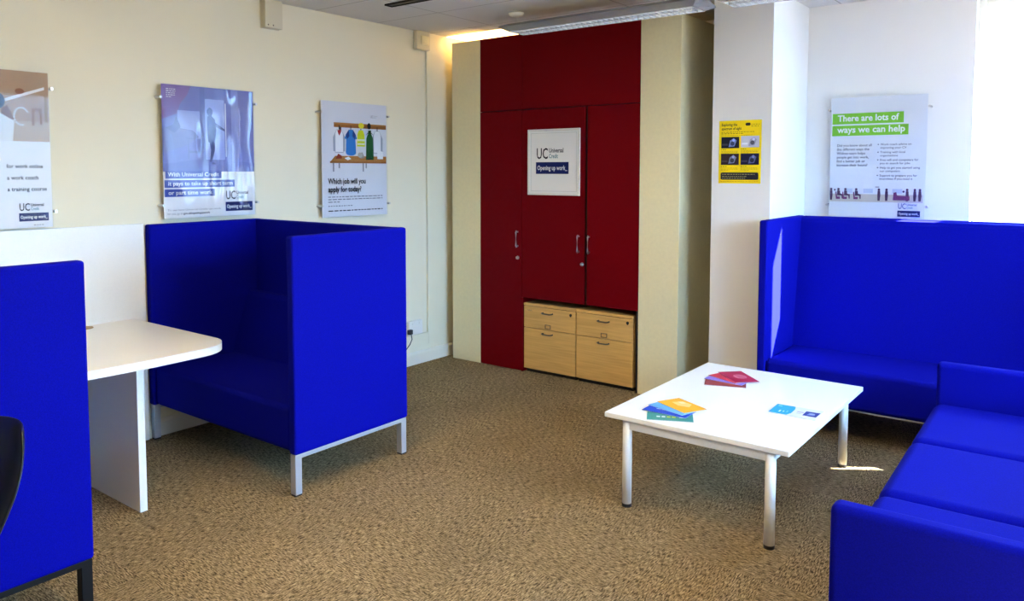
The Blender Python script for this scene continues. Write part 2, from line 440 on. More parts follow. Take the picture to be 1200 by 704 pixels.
LW = ((0, 1, 0), (1, 0, 0))                 # prints on the left wall: along +y, facing +x
BW = ((1, 0, 0), (0, -1, 0))                # prints on the back wall: along +x, facing -y

# poster 1 (its left part is outside the picture)
w, h = .64, .82
p, z = wall_print('framed_poster', 'acrylic wall poster with brown photo at left edge of frame', 'poster', (XL, 1.187, 1.320), *LW, w, h, 'acrylic posters on the left wall', 'acrylic')
a = Art(); a.rect(.0005, w-.0005, .0005, h-.0005, M['paper'])
a.rect(0, w, .455, h, ink(.42, .26, .15)); a.rect(0, w, .455, .56, ink(.50, .36, .23))
a.poly([(.28, .60), (.62, .73), (.62, .745), (.28, .618)], M['paper'])
a.disc(.50, .715, .022, ink(.25, .09, .035), .015); a.disc(.40, .66, .03, ink(.05, .045, .05), .04)
for x0, x1, y0, y1 in ((.555, .567, .54, .63), (.567, .605, .615, .63), (.593, .605, .545, .63)): a.rect(x0, x1, y0, y1, ink(.28, .12, .05))
a.rect(.618, .632, .56, .70, ink(.30, .17, .06)); a.poly([(.42, .55), (.47, .57), (.44, .64), (.41, .62)], ink(.20, .08, .04))
for k in range(14):
    an = .6+k*.33; a.disc(.505+.035*math.cos(an), .585+.045*math.sin(an), .006, ink(.62, .60, .58)); 
a.poly([(.36, .455), (.46, .455), (.47, .56), (.40, .60), (.34, .55)], ink(.74, .74, .74))
a.text('for work online', .425, .315, .030, M['ink'], .010, .175); a.text('a work coach', .425, .255, .030, M['ink'], .010, .15); a.text('a training course', .425, .195, .030, M['ink'], .010, .19)
uc_logo(a, .475, .035, .145)
a.greek(.08, .05, .30, .009, M['green'], 1); a.greek(.545, .012, .08, .006, M['ink_grey'], 1)
a.build('poster_art', p, (0, 0, z))

# poster 2
p, z = wall_print('framed_poster', 'acrylic wall poster with blue photo of person at doorway above booth', 'poster', (XL, 2.459, 1.331), *LW, .636, .812, 'acrylic posters on the left wall', 'acrylic_wavy')
w, h = .636, .812
a = Art(); a.rect(.0005, w-.0005, .0005, h-.0005, M['paper'])
a.rect(0, w, .285, h, ink(.16, .18, .48)); a.poly([(0, .285), (w, .285), (w, .34), (.30, .37), (0, .33)], ink(.12, .14, .42))
a.poly([(0, h), (.19, h), (.17, .76), (.12, .70), (.10, .64), (0, .60)], ink(.20, .12, .34))
a.rect(.10, .25, .49, .66, ink(.34, .40, .72)); a.rect(.25, .285, .34, h, ink(.12, .15, .42))
a.rect(.42, .47, .285, h, ink(.13, .15, .45)); a.rect(.47, .52, .285, h, ink(.24, .28, .62)); a.rect(.285, .42, .36, .74, ink(.32, .39, .74))
a.poly([(.0, .40), (.14, .44), (.24, .50), (.20, .54), (.06, .56), (0, .54)], ink(.16, .18, .42)); a.poly([(.02, .55), (.08, .52), (.12, .56), (.09, .62), (.07, .57)], ink(.10, .12, .32))
a.rect(.165, .172, .36, .50, ink(.12, .14, .36)); a.rect(.15, .20, .485, .495, ink(.12, .14, .36)); a.rect(.17, .25, .40, .415, ink(.12, .14, .36))
# the person in the doorway
pc = ink(.03, .045, .20)
a.disc(.318, .660, .020, pc, .027); a.poly([(.300, .632), (.325, .640), (.352, .615), (.362, .55), (.350, .47), (.348, .42), (.325, .345), (.312, .345), (.322, .42), (.312, .47), (.303, .47), (.298, .55)], pc)
a.poly([(.345, .60), (.42, .555), (.42, .542), (.342, .575)], pc); a.poly([(.330, .345), (.352, .338), (.352, .33), (.322, .332)], pc)
a.rect(.425, .431, .38, .72, ink(.70, .74, .9)); a.greek(.03, h-.03, .06, .007, M['paper'], 5, .6)
for i, (tx, ww) in enumerate((('With Universal Credit', .385), ('it pays to take up short term', .48), ('or part time work', .335))):
    yb = .243-i*.056; a.rect(.005 if i else .012, ww+.005, yb, yb+.046, ink(.045, .075, .34))
    a.text(tx, .028, yb+.013, .036, M['paper'], .014, ww-.04)
a.text('To see how Universal Credit can work', .02, .045, .017, M['ink_grey'], 0, .36); a.text('for you, go to', .02, .022, .017, M['ink_grey'], 0, .10); a.text('gov.uk/openingupwork', .124, .022, .017, M['ink'], .02, .18)
uc_logo(a, .415, .03, .20)
a.build('poster_art', p, (0, 0, z))

# poster 3
w, h = .642, .85
p, z = wall_print('framed_poster', 'acrylic wall poster with work clothes on a rail, nearest the red cupboard', 'poster', (XL, 3.662, 1.280), *LW, w, h, 'acrylic posters on the left wall', 'acrylic')
a = Art(); a.rect(.001, w-.001, .001, h-.001, ink(.70, .70, .76)); a.rect(.001, w-.001, .001, .40, ink(.72, .72, .77))
wd = ink(.33, .125, .03); wd2 = ink(.45, .19, .05)
a.rect(.115, w-.004, .662, .697, wd); a.rect(.115, w-.004, .685, .697, wd2)
a.poly([(.075, .405), (w-.004, .408), (w-.004, .452), (.125, .452)], wd2); a.rect(.075, w-.004, .398, .412, wd)
for x in (.10, .155, .39, .42): a.rect(x, x+.014, .335 if x in (.10, .39) else .36, .40, ink(.28, .29, .33))
def garment(x, wd_, top, bot, col, sleeve=None, flare=0):
    a.poly([(x-wd_/2, top-.03), (x-.02, top), (x+.02, top), (x+wd_/2, top-.03), (x+wd_/2+flare, bot), (x-wd_/2-flare, bot)], col)
    if sleeve:
        for sg in (-1, 1): a.poly([(x+sg*wd_/2, top-.03), (x+sg*(wd_/2+.018), top-.06), (x+sg*(wd_/2+.016), bot+sleeve), (x+sg*(wd_/2-.006), bot+sleeve)], col)
    a.poly([(x-.004, top), (x+.004, top), (x+.003, top+.03), (x-.003, top+.03)], M['ink'])
ol = ink(.34, .37, .44)
for x in (.163, .543): garment(x, .080, .648, .475, ol, .01)
garment(.163, .072, .645, .48, ink(.82, .82, .86)); garment(.543, .072, .645, .48, ink(.80, .80, .84))
a.poly([(.145, .640), (.185, .648), (.180, .625), (.165, .60), (.155, .615)], ink(.40, .03, .03)); a.disc(.172, .655, .012, ink(.05, .04, .05))
garment(.275, .085, .648, .478, ink(.03, .20, .58), .10, .008); a.poly([(.225, .61), (.255, .648), (.262, .60), (.235, .575)], ink(.02, .06, .25)); a.poly([(.325, .61), (.297, .648), (.29, .60), (.315, .575)], ink(.02, .06, .25))
a.disc(.275, .475, .05, ink(.03, .20, .58), .02)
garment(.375, .070, .648, .525, ink(.62, .68, .02), None, .006); a.rect(.338, .412, .566, .580, ink(.78, .80, .55)); a.rect(.338, .412, .538, .550, ink(.78, .80, .55)); a.disc(.378, .682, .028, ink(.80, .66, .03), .022)
garment(.463, .068, .618, .425, ink(.012, .09, .02), None, .006); a.rect(.448, .478, .60, .65, ink(.012, .09, .02)); a.disc(.457, .682, .018, ink(.02, .02, .02), .024); a.poly([(.42, .612), (.463, .645), (.505, .612), (.463, .632)], ink(.03, .03, .03))
a.poly([(.125, .43), (.15, .468), (.185, .452), (.185, .432)], ink(.30, .04, .02)); a.poly([(.21, .435), (.25, .447), (.275, .43), (.24, .42)], ink(.82, .82, .84))
a.poly([(.345, .468), (.385, .482), (.41, .44), (.365, .432)], ink(.30, .27, .24)); a.disc(.365, .46, .025, ink(.45, .44, .42), .02); a.poly([(.43, .43), (.47, .44), (.475, .425)], ink(.05, .04, .04)); a.rect(.54, .60, .432, .482, ink(.82, .83, .85)); a.disc(.57, .482, .03, ink(.82, .83, .85), .012)
a.text('Which job will you', .052, .245, .058, M['ink'], .022, .365); a.text('apply for today?', .052, .185, .058, M['ink'], .022, .32)
a.greek(.05, .145, .54, .011, M['ink_grey'], 3, .2); a.greek(.05, .078, .24, .011, M['ink_grey'], 1, 1); a.greek(.05, .042, .54, .012, M['ink'], 1, 1)
k = .085/.16
a.text('UC', .47, .745, .030, M['ink_grey'], .01, .028); a.text('Universal', .503, .757, .012, M['ink_grey'], 0, .04); a.text('Credit', .503, .745, .012, M['ink_teal'], 0, .025)
a.build('poster_art', p, (0, 0, z))

# green poster on the back wall
w, h = .595, .815
p, z = wall_print('framed_poster', 'acrylic wall poster with lime green headline above long blue sofa', 'poster', (-1.533, YB, 1.305), *BW, w, h, None, 'acrylic')
a = Art(); a.rect(.001, w-.001, .001, h-.001, ink(.72, .74, .80))
a.rect(.008, .455, .635, .708, M['green']); a.rect(.008, .485, .555, .625, M['green'])
a.text('There are lots of', .042, .655, .060, M['paper'], .022, .385); a.text('ways we can help', .042, .577, .060, M['paper'], .022, .425)
for i, tx in enumerate(('Did you know about all', 'the different ways the', 'Widnes team helps', 'people get into work,', 'find a better job or', 'increase their hours?')):
    a.text(tx, .042, .482-i*.027, .0235, ink(.10, .11, .16), .012)
bl = (('Work coach advice on', 'improving your CV'), ('Training with local', 'organisations'), ('Free wifi and computers for', 'you to search for jobs'), ('Help to get you started using', 'our computers'), ('Support to prepare you for', 'interviews if you need it'))
for i, (l1, l2) in enumerate(bl):
    y = .486-i*.052; a.disc(.305, y+.007, .004, ink(.15, .16, .22)); a.text(l1, .318, y, .0205, ink(.14, .15, .21), .006); a.text(l2, .318, y-.022, .0205, ink(.14, .15, .21), .006)
a.rect(.004, w-.012, .105, .158, ink(.56, .50, .44)); a.rect(.004, w-.012, .158, .20, ink(.70, .72, .80))
for x0, x1 in ((.10, .15), (.22, .28), (.40, .46)): a.rect(x0, x1, .165, .195, ink(.48, .54, .70))
fig = ink(.10, .05, .11); pur = ink(.20, .05, .16)
def mini(x, sit):
    a.disc(x, .190, .008, fig)
    if sit: a.poly([(x-.008, .182), (x+.010, .180), (x+.012, .160), (x+.030, .155), (x+.030, .125), (x+.023, .125), (x+.020, .146), (x-.008, .146)], fig); a.poly([(x-.020, .172), (x-.013, .172), (x-.008, .138), (x+.012, .138), (x+.010, .122), (x-.016, .122)], pur)
    else: a.poly([(x-.008, .182), (x+.008, .182), (x+.010, .150), (x+.006, .115), (x-.007, .115), (x-.009, .150)], fig)
for x, st in ((.012, 0), (.060, 1), (.105, 1), (.175, 1), (.318, 0), (.365, 0), (.49, 0), (.535, 0), (.565, 0)): mini(x, st)
a.poly([(.405, .120), (.505, .120), (.505, .148), (.43, .152), (.425, .175), (.408, .170)], pur)
a.disc(.036, .185, .006, fig); a.disc(.468, .178, .007, fig); a.rect(.295, .32, .205, .209, fig)
uc_logo(a, .435, .012, .135, ink(.06, .10, .28))
a.build('poster_art', p, (0, 0, z))

# yellow poster taped to the pillar
w, h = .284, .413
p, z = wall_print('paper_poster', 'yellow paper poster with four photos taped to the pillar', 'poster', (-2.061, CY, 1.538), *BW, w, h, paper='yellow')
a = Art(); a.rect(.0005, w-.0005, .0005, h-.0005, M['yellow'])
a.text('Exploring the', .016, .378, .026, M['ink'], .02, .105); a.text('spectrum of sight', .016, .352, .026, M['ink'], .02, .135)
a.poly([(.178, .382), (.183, .377), (.206, .377), (.211, .382), (.211, .391), (.206, .396), (.183, .396), (.178, .391)], M['ink']); a.greek(.216, .383, .055, .007, ink(.40, .28, .02), 2, .9)
a.greek(.016, .336, .22, .006, ink(.18, .13, .01), 2, .7); a.greek(.016, .314, .21, .005, ink(.5, .35, .02), 1, 1)
for (x0, y0, bgc, lens) in ((.016, .232, (.012, .014, .03), (.16, .22, .52)), (.150, .236, (.55, .57, .72), (.34, .36, .55)), (.016, .122, (.035, .02, .03), (.20, .24, .42)), (.150, .122, (.015, .015, .05), (.10, .13, .32))):
    a.rect(x0, x0+.122, y0, y0+.074, ink(*bgc))
    a.poly([(x0+.050, y0+.008), (x0+.09, y0+.012), (x0+.105, y0+.05), (x0+.085, y0+.066), (x0+.06, y0+.05)], ink(*lens)); a.disc(x0+.076, y0+.030, .014, ink(*[c_*.25 for c_ in lens])); a.disc(x0+.084, y0+.052, .009, ink(*[min(1, c_*1.8+.05) for c_ in lens]))
    a.rect(x0+.004, x0+.045, y0+.018, y0+.030, ink(*[min(1, c_*1.3+.03) for c_ in bgc]))
    a.greek(x0, y0-.012, .04, .006, ink(.2, .14, .01), 1, 1); a.greek(x0, y0-.022, .115, .0045, ink(.48, .34, .02), 3, .5)
r = .01; pts = []
for (cx, cy, a0) in ((.270-r, .072-r, 0), (.016+r, .072-r, PI/2), (.016+r, .024+r, PI), (.270-r, .024+r, 1.5*PI)):
    for i in range(5): pts.append((cx+r*math.cos(a0+i*PI/8), cy+r*math.sin(a0+i*PI/8)))
a.poly(pts, M['ink']); a.greek(.026, .058, .22, .0055, ink(.45, .42, .20), 1, 1); a.greek(.026, .044, .17, .0055, ink(.40, .38, .20), 1, 1); a.greek(.026, .032, .16, .0055, ink(.40, .38, .20), 1, 1)
a.greek(.016, .011, .25, .0045, ink(.48, .34, .02), 1, 1)
a.build('poster_art', p, (0, 0, z))

# framed sign on the cupboard door
w, h = .485, .512
p = thing('framed_sign', 'white framed notice hung on the dark red cupboard door', 'sign', (0, 0, 0)); p.matrix_world = frame_of((-3.634, CY-.0012, 1.432), *BW)
obj('poster_sheet', B((.012, w-.012, .012, h-.012, .002, .005)), M['paper_grey'], p)
obj('frame', B((0, w, 0, .016, 0, .012), (0, w, h-.016, h, 0, .012), (0, .016, .016, h-.016, 0, .012), (w-.016, w, .016, h-.016, 0, .012), bev=.002, seg=2), M['white_plastic'], p)
a = Art(); a.rect(.02, w-.02, .02, h-.02, M['paper_grey']); a.rect(.03, .032, .03, h-.03, ink(.45, .50, .48)); a.rect(.03, w-.03, h-.032, h-.03, ink(.45, .50, .48)); a.rect(.03, w-.03, .03, .032, ink(.45, .50, .48)); a.rect(w-.032, w-.03, .03, h-.03, ink(.45, .50, .48))
uc_logo(a, .078, .165, .305); a.build('poster_art', p, (0, 0, .005))

# ------------------------------------------------------------------ wall fittings
t = thing('conduit_box', 'cream plastic junction box high on left wall, meeting ceiling', 'junction box', (XL, 3.272, 2.582))
obj('body', B((.001, .055, -.075, .065, 0, .188), bev=.004, seg=2), M['cream_plastic'], t)
obj('mounting_plate', B((.001, .006, -.078, .068, -.003, .191)), M['cream_plastic'], t)
for y in (-.052, -.012):
    bm = bmesh.new(); cyl(bm, (.054, y, .018), (.057, y, .018), .005, None, 10); obj('screw', bm, M['pewter'], t)
t = thing('motion_sensor', 'small cream motion sensor near the ceiling, nearer the cupboard', 'sensor', (XL, 4.745, 2.615))
obj('body', B((.001, .045, -.085, .07, 0, .155), bev=.008, seg=3), M['cream_plastic'], t)
obj('lens', B((.043, .056, -.045, .05, .04, .115), bev=.010, seg=3), M['cream_lam'], t, True)
t = thing('cable_trunking', 'white plastic cable trunking running down the left wall to a socket', 'trunking', (XL, 4.84, .153))
obj('vertical_duct', B((.001, .022, -.042, 0, 0, 2.460), bev=.003, seg=2), M['wall'], t)
obj('horizontal_duct', B((.001, .022, -.78, -.043, 0, .100), bev=.003, seg=2), M['wall'], t)
t = thing('wall_socket', 'white double socket on left wall above the trunking, behind the booth', 'socket', (XL, 4.625, .262))
obj('backbox', B((.001, .035, -.08, .08, 0, .115), bev=.004, seg=2), M['white_plastic'], t)
obj('face_plate', B((.035, .043, -.08, .08, 0, .115), bev=.003, seg=2), M['white_plastic'], t)
for y in (-.04, .04): obj('switch', B((.042, .048, y-.006, y+.006, .085, .105), bev=.001, seg=1), M['white_plastic'], t)
bm = bmesh.new(); box(bm, .044, .075, -.072, -.03, .015, .055, .006, 2)
tube(bm, [(.070, -.05, .02), (.085, -.055, -.02), (.08, -.075, -.06), (.06, -.12, -.12), (.05, -.16, -.20), (.06, -.2, -.2535)], .004, 8)
tag(obj('power_plug', bm, M['black_plastic'], None, True, (XL, 4.590, .262)), 'black plug and lead in the wall socket behind the booth', 'plug')

# ------------------------------------------------------------------ ceiling lights
def pendant(x0, x1, y, label, loc_only=False):
    L = x1-x0; t = thing('pendant_light', label, 'light', (x0, y, 2.622), 0, 'suspended linear lights')
    bm = bmesh.new()
    prof = [(-.092, 0), (-.155, .026), (-.150, .032), (-.06, .062), (.06, .062), (.150, .032), (.155, .026), (.092, 0)]
    ends = ((.045, 0), (0, .026), (.004, .032), (.02, .062))
    def ex(z): return .045*(1-min(1, z/.026)) if z <= .026 else .0+(z-.026)*.4
    A_ = [bm.verts.new((ex(zz), yy, zz)) for yy, zz in prof]; Z_ = [bm.verts.new((L-ex(zz), yy, zz)) for yy, zz in prof]
    n = len(prof)
    for i in range(n-1): bm.faces.new((A_[i], A_[i+1], Z_[i+1], Z_[i]))
    bm.faces.new(A_); bm.faces.new(Z_[::-1])
    hs = obj('housing', bm, M['lamp_grey'], t)
    bm = B((.06, L-.06, -.030, -.006, .018, .032), (.06, L-.06, .006, .030, .018, .032)); obj('tube', bm, M['tube'], t)
    obj('uplight', B((.10, L-.10, -.03, .03, .0625, .066)), M['uplight'], t)  # strip added to send warm light onto ceiling and upper wall
    bm = bmesh.new()
    for yy in (-.092, -.002, .088): box(bm, .05, L-.05, yy, yy+.004, -.004, .016)
    k = int(L/.045)
    for i in range(k+1): xx = .05+(L-.1)*i/k; box(bm, xx-.0012, xx+.0012, -.09, .09, -.003, .014)
    obj('louvre', bm, M['louvre'], t)
    for xx in (.05, L-.12):
        bm = bmesh.new(); cyl(bm, (xx, 0, .062), (xx, 0, ZC-2.622-.02), .0016, None, 8); obj('wire', bm, M['chrome'], t)
        bm = bmesh.new(); prof2 = [(.055, 0), (.054, -.012), (.045, -.024), (.025, -.032), (.004, -.034)]
        zz0 = ZC-2.622
        rings = [[bm.verts.new((xx+r_*math.cos(2*PI*q/20), r_*math.sin(2*PI*q/20), zz0+dz)) for q in range(20)] for r_, dz in prof2]
        for i in range(len(rings)-1):
            for q in range(20): bm.faces.new((rings[i][q], rings[i][(q+1) % 20], rings[i+1][(q+1) % 20], rings[i+1][q]))
        bm.faces.new(rings[-1]); bm.faces.new(rings[0][::-1])
        obj('ceiling_rose', bm, M['white_plastic'], t, True)
    return t
pl = pendant(-3.50, -1.99, 4.61, 'grey suspended strip light with white louvre above the red cupboard')
dup(pl, (-1.90, 4.61, 2.622), 0, 'second suspended strip light, its end just showing at top right of the first')
dup(pl, (-3.1, 2.6, 2.622), 0, 'added unseen strip light between the booth and cupboard, above the picture', swap={M['tube']: M['tube_on'], M['uplight']: M['uplight_on']})  # added above the view to light the cupboard front
dup(pl, (-1.9, .7, 2.622), 0, 'added unseen strip light hanging closest to the camera, above the picture', swap={M['tube']: M['tube_on'], M['uplight']: M['uplight_on']})  # added above the view for more warm light from the front
dup(pl, (-3.3, 1.4, 2.622), 0, 'added unseen strip light over the desk booths, above the picture', swap={M['tube']: M['tube_on'], M['uplight']: M['uplight_on']})  # added above the view to brighten the desk side
tag(obj('ceiling_glow_panel', B((XL+.01, -2.75, 5.06, 5.42, ZC-.006, ZC)), M['ceiling_glow']), 'warm glowing panel in place of the lamplit ceiling above the cupboard', 'light')  # lamplight falling on the ceiling, built in as a glowing panel
t = thing('air_vent', 'dark slot air vent in the ceiling above the left wall posters', 'vent', (-3.99, 3.85, ZC))
obj('frame', B((0, 1.5, -.035, -.028, -.012, 0), (0, 1.5, .028, .035, -.012, 0), (0, .008, -.028, .028, -.012, 0), (1.492, 1.5, -.028, .028, -.012, 0)), M['black_metal'], t)
obj('slot', B((.008, 1.492, -.028, .028, -.006, -.001)), M['black_plastic'], t)

# ------------------------------------------------------------------ high-backed seating
def high_booth(name, label, w, d, h, loc, rz, legmat, group=None, cat='sofa', rail_front=False, full_back=False):
    """high-backed booth seat, open towards its local -y"""
    t = thing(name, label, cat, loc, rz, group); a = w/2; b = d/2; th = .052; z0 = .212
    for sx in (-1, 1):
        x0 = sx*a; x1 = sx*(a-th)
        obj('side_panel', B((min(x0, x1), max(x0, x1), -b, b, z0, h), bev=.012, seg=4), M['fabric'], t, True, wn=True)
    obj('back_panel', B((-a+th-.004, a-th+.004, b-th, b, z0, h-.001), bev=.012, seg=4), M['fabric'], t, True, wn=True)
    obj('seat', B((-a+th-.002, a-th+.002, -b+.012, b-th+.004, z0, .445), bev=.03, seg=5), M['fabric'], t, True, wn=True)
    # sloping lower backrest
    bm = bmesh.new(); pr = [(b-th-.17, .425), (b-th-.165, .445), (b-th-.03, h-.04), (b-th-.02, h-.015), (b-th+.004, h-.006), (b-th+.004, .425)] if full_back else [(b-th-.20, .435), (b-th-.185, .455), (b-th-.075, .80), (b-th-.055, .825), (b-th-.02, .83), (b-th+.004, .82), (b-th+.004, .435)]
    A_ = [bm.verts.new((-a+th, y, z)) for y, z in pr]; Z_ = [bm.verts.new((a-th, y, z)) for y, z in pr]
    for i in range(len(pr)): bm.faces.new((A_[i], A_[(i+1) % len(pr)], Z_[(i+1) % len(pr)], Z_[i]))
    bm.faces.new(A_); bm.faces.new(Z_[::-1])
    obj('backrest', bm, M['fabric'], t)
    q = .040
    for sx in (-1, 1):
        fx = sx*(a-.028)
        obj('frame_rail', B((fx-q/2, fx+q/2, -b+q, b-q, .190, z0), bev=.002, seg=2), legmat, t)
        for sy in (-1, 1):
            yy = sy*(b-q/2-.005)
            lg = obj('leg', B((fx-q/2, fx+q/2, yy-q/2, yy+q/2, .008, z0), bev=.003, seg=2), legmat, t)
            obj('foot_glide', B((fx-q/2+.002, fx+q/2-.002, yy-q/2+.002, yy+q/2-.002, 0, .008)), M['black_plastic'], lg)
    if rail_front:
        obj('frame_rail', B((-a+.05, a-.05, -b+.035, -b+.060, .203, z0), bev=.002, seg=2), legmat, t)
    return t
bd = .785
high_booth('seating_booth', 'royal blue high-backed booth seat with silver legs beside the white desk', 1.41, bd, 1.302, (-3.822, 2.35+bd/2, 0), 0, M['grey_metal'], 'high-backed booth seats')
high_booth('seating_booth', 'royal blue high-backed booth seat with black legs, cut off at left', 1.41, bd, 1.302, (-2.862-.705, 1.266-bd/2, 0), PI, M['black_metal'], 'high-backed booth seats')
high_booth('high_backed_sofa', 'long royal blue high-backed sofa against the window wall', 2.20, .755, 1.313, (-1.704+1.10, 4.805+.3775, 0), 0, M['grey_metal'], 'high-backed booth seats', rail_front=True, full_back=True)

# ------------------------------------------------------------------ low sofa (faces -x)
def low_sofa():
    t = thing('low_sofa', 'low royal blue three-seat sofa in the right foreground facing the coffee table', 'sofa', (-.20, 3.44, 0), math.radians(1.2))
    # local: x forward is negative, length along y
    L = 1.125; N_ = 1.068; f = -.43; bk = .50; th = .075
    for sy in (-1, 1):
        y0, y1 = (L-th, L) if sy > 0 else (-N_, -N_+th)
        obj('armrest', B((f-.005, bk, y0, y1, .13, .640), bev=.024, seg=5), M['fabric'], t, True, wn=True)
    obj('seat_base', B((f+.02, bk, -N_+th, L-th, .13, .285), bev=.012, seg=3), M['fabric'], t, True, wn=True)
    cw = (2*L-2*th)/3
    for i in range(3):
        y0 = -L+th+i*cw; y2 = y0+cw
        if i == 0: y0 = -N_+th
        obj('seat_cushion', B((f-.012, bk-.155, y0+.003, y2-.003, .285, .440), bev=.048, seg=6), M['fabric'], t, True, wn=True)
        bm = bmesh.new(); box(bm, bk-.17, bk-.02, y0+.003, y2-.003, .40, .635, .035, 5)
        for v in bm.verts:
            v.co.x += (v.co.z-.40)*.16
        obj('back_cushion', bm, M['fabric'], t, True, wn=True)
    obj('back_panel', B((bk-.02, bk+.07, -N_, L, .13, .655), bev=.022, seg=4), M['fabric'], t, True, wn=True)
    for sx in (f+.06, bk-.02):
        for ly_ in (L-.05, -N_+.05):
            obj('leg', B((sx-.02, sx+.02, ly_-.02, ly_+.02, 0, .135), bev=.003, seg=2), M['grey_metal'], t)
low_sofa()

# ------------------------------------------------------------------ coffee table
TX0, TX1, TY0, TY1, TZ = -1.893, -1.007, 3.252, 4.497, .450
t = thing('coffee_table', 'white rectangular coffee table with round steel legs between the sofas', 'table', (-1.45, 3.875, 0))
def tb(x0, x1, y0, y1, z0, z1): return (x0+1.45, x1+1.45, y0-3.875, y1-3.875, z0, z1)
obj('tabletop', B(tb(TX0, TX1, TY0, TY1, TZ-.024, TZ), bev=.003, seg=3), M['white_lam'], t)
lx = (-1.783, -1.093); ly = (3.283, 4.455); r = .0225
for x in lx:
    for y in ly:
        bm = bmesh.new(); cyl(bm, (x+1.45, y-3.875, .014), (x+1.45, y-3.875, TZ-.024), r, None, 28)
        lg = obj('leg', bm, M['white_metal'], t, True); lg.data.shade_smooth()
        for p_ in lg.data.polygons:
            if len(p_.vertices) > 4: p_.use_smooth = False
        bm = bmesh.new(); cyl(bm, (x+1.45, y-3.875, 0), (x+1.45, y-3.875, .016), r*1.03, None, 28); obj('foot_cap', bm, M['black_plastic'], lg)
for y in ly: obj('frame_rail', B(tb(lx[0]+r*.7, lx[1]-r*.7, y-.014, y+.014, TZ-.068, TZ-.026), bev=.002, seg=2), M['white_metal'], t)
for x in lx: obj('frame_rail', B(tb(x-.014, x+.014, ly[0]+r*.7, ly[1]-r*.7, TZ-.068, TZ-.026), bev=.002, seg=2), M['white_metal'], t)

# ------------------------------------------------------------------ booklets on the table
def booklet(label, cx, cy, deg, z, w, h, col, group, art=None, k=.0022):
    t = thing('booklet', label, 'booklet', (cx, cy, TZ+z), math.radians(deg), group)
    obj('pages', B((-w/2+.001, w/2-.001, -h/2+.001, h/2-.001, .0003, k-.0003)), M['paper'], t)
    cv = obj('cover', B((-w/2, w/2, -h/2, h/2, k-.0003, k), (-w/2, w/2, -h/2, h/2, 0, .0003)), ink(*col), t)
    if art:
        a = Art(); art(a); a.build('cover_print', t, (-w/2, -h/2, k))
    return t
GA = 'fanned booklets at the near end of the coffee table'; GB = 'fanned booklets at the far end of the coffee table'
def art_teal(a):
    for i, c_ in enumerate(((.7, .75, .75), (.7, .75, .75), (.55, .62, .03), (.55, .62, .03))): a.rect(.045+i*.024, .062+i*.024, .045, .062, ink(*c_))
    a.rect(.15, .17, .05, .056, M['paper'])
def art_blue(a):
    for i in range(3): a.poly([(.05+i*.03, .05), (.075+i*.03, .055), (.07+i*.03, .075), (.055+i*.03, .07)], ink(.45, .58, .85))
def art_orange(a):
    a.poly([(.04, .06), (.10, .05), (.15, .08), (.12, .12), (.06, .115)], ink(.90, .60, .22)); a.poly([(.05, .09), (.085, .085), (.09, .11), (.06, .112)], ink(.92, .70, .45))
def art_mag(a):
    a.disc(.115, .08, .045, ink(.62, .18, .26), .035); a.poly([(.07, .06), (.15, .065), (.16, .10), (.10, .11)], ink(.55, .12, .20))
    a.rect(.02, .20, .015, .019, ink(.30, .01, .06))
booklet('teal booklet with a row of small squares, bottom of near fan', -1.604, 3.370, 26, .0000, .215, .120, (.06, .27, .24), GA, art_teal)
booklet('dark blue booklet lying second from bottom of near fan', -1.648, 3.452, 1, .0024, .225, .130, (.02, .07, .50), GA, art_blue)
booklet('light blue booklet lying just under the orange one', -1.648, 3.505, -15, .0048, .215, .135, (.14, .40, .78), GA)
booklet('orange booklet lying on top of the near fan', -1.628, 3.552, -26, .0072, .212, .138, (.82, .40, .03), GA, art_orange)
booklet('brownish red booklet at bottom of far fan', -1.625, 4.105, 20, .0000, .218, .135, (.30, .05, .05), GB)
booklet('lilac booklet lying second from bottom of far fan', -1.640, 4.175, -3, .0024, .220, .130, (.26, .18, .62), GB)
booklet('bright red booklet lying just under the crimson one', -1.640, 4.215, -22, .0048, .205, .135, (.60, .05, .09), GB)
booklet('crimson booklet lying on top of the far fan', -1.608, 4.250, -44, .0072, .230, .140, (.42, .015, .07), GB, art_mag)
def art_leaf(a):
    a.poly([(.0, .0), (.085, .0), (.097, .04), (.097, .11), (.088, .155), (0, .155)], ink(.03, .32, .72)); 
    a.rect(.038, .046, .03, .062, M['paper']); a.rect(.056, .062, .04, .058, M['paper']); a.rect(.012, .03, .12, .14, ink(.2, .55, .85)); a.rect(.072, .078, .04, .07, ink(.2, .5, .85))
    a.poly([(.150, .035), (.212, .035), (.215, .115), (.150, .11)], ink(.02, .035, .20)); a.poly([(.165, .05), (.20, .06), (.195, .09), (.17, .085)], ink(.16, .22, .55)); a.disc(.185, .075, .014, ink(.30, .36, .62))
    a.rect(.115, .145, .075, .083, ink(.30, .18, .45)); a.rect(.118, .138, .05, .056, ink(.35, .36, .50))
booklet('white booklet with blue cover block near table right edge', -1.150, 3.808, 2, .0, .222, .158, (.70, .71, .75), None, art_leaf, .006)

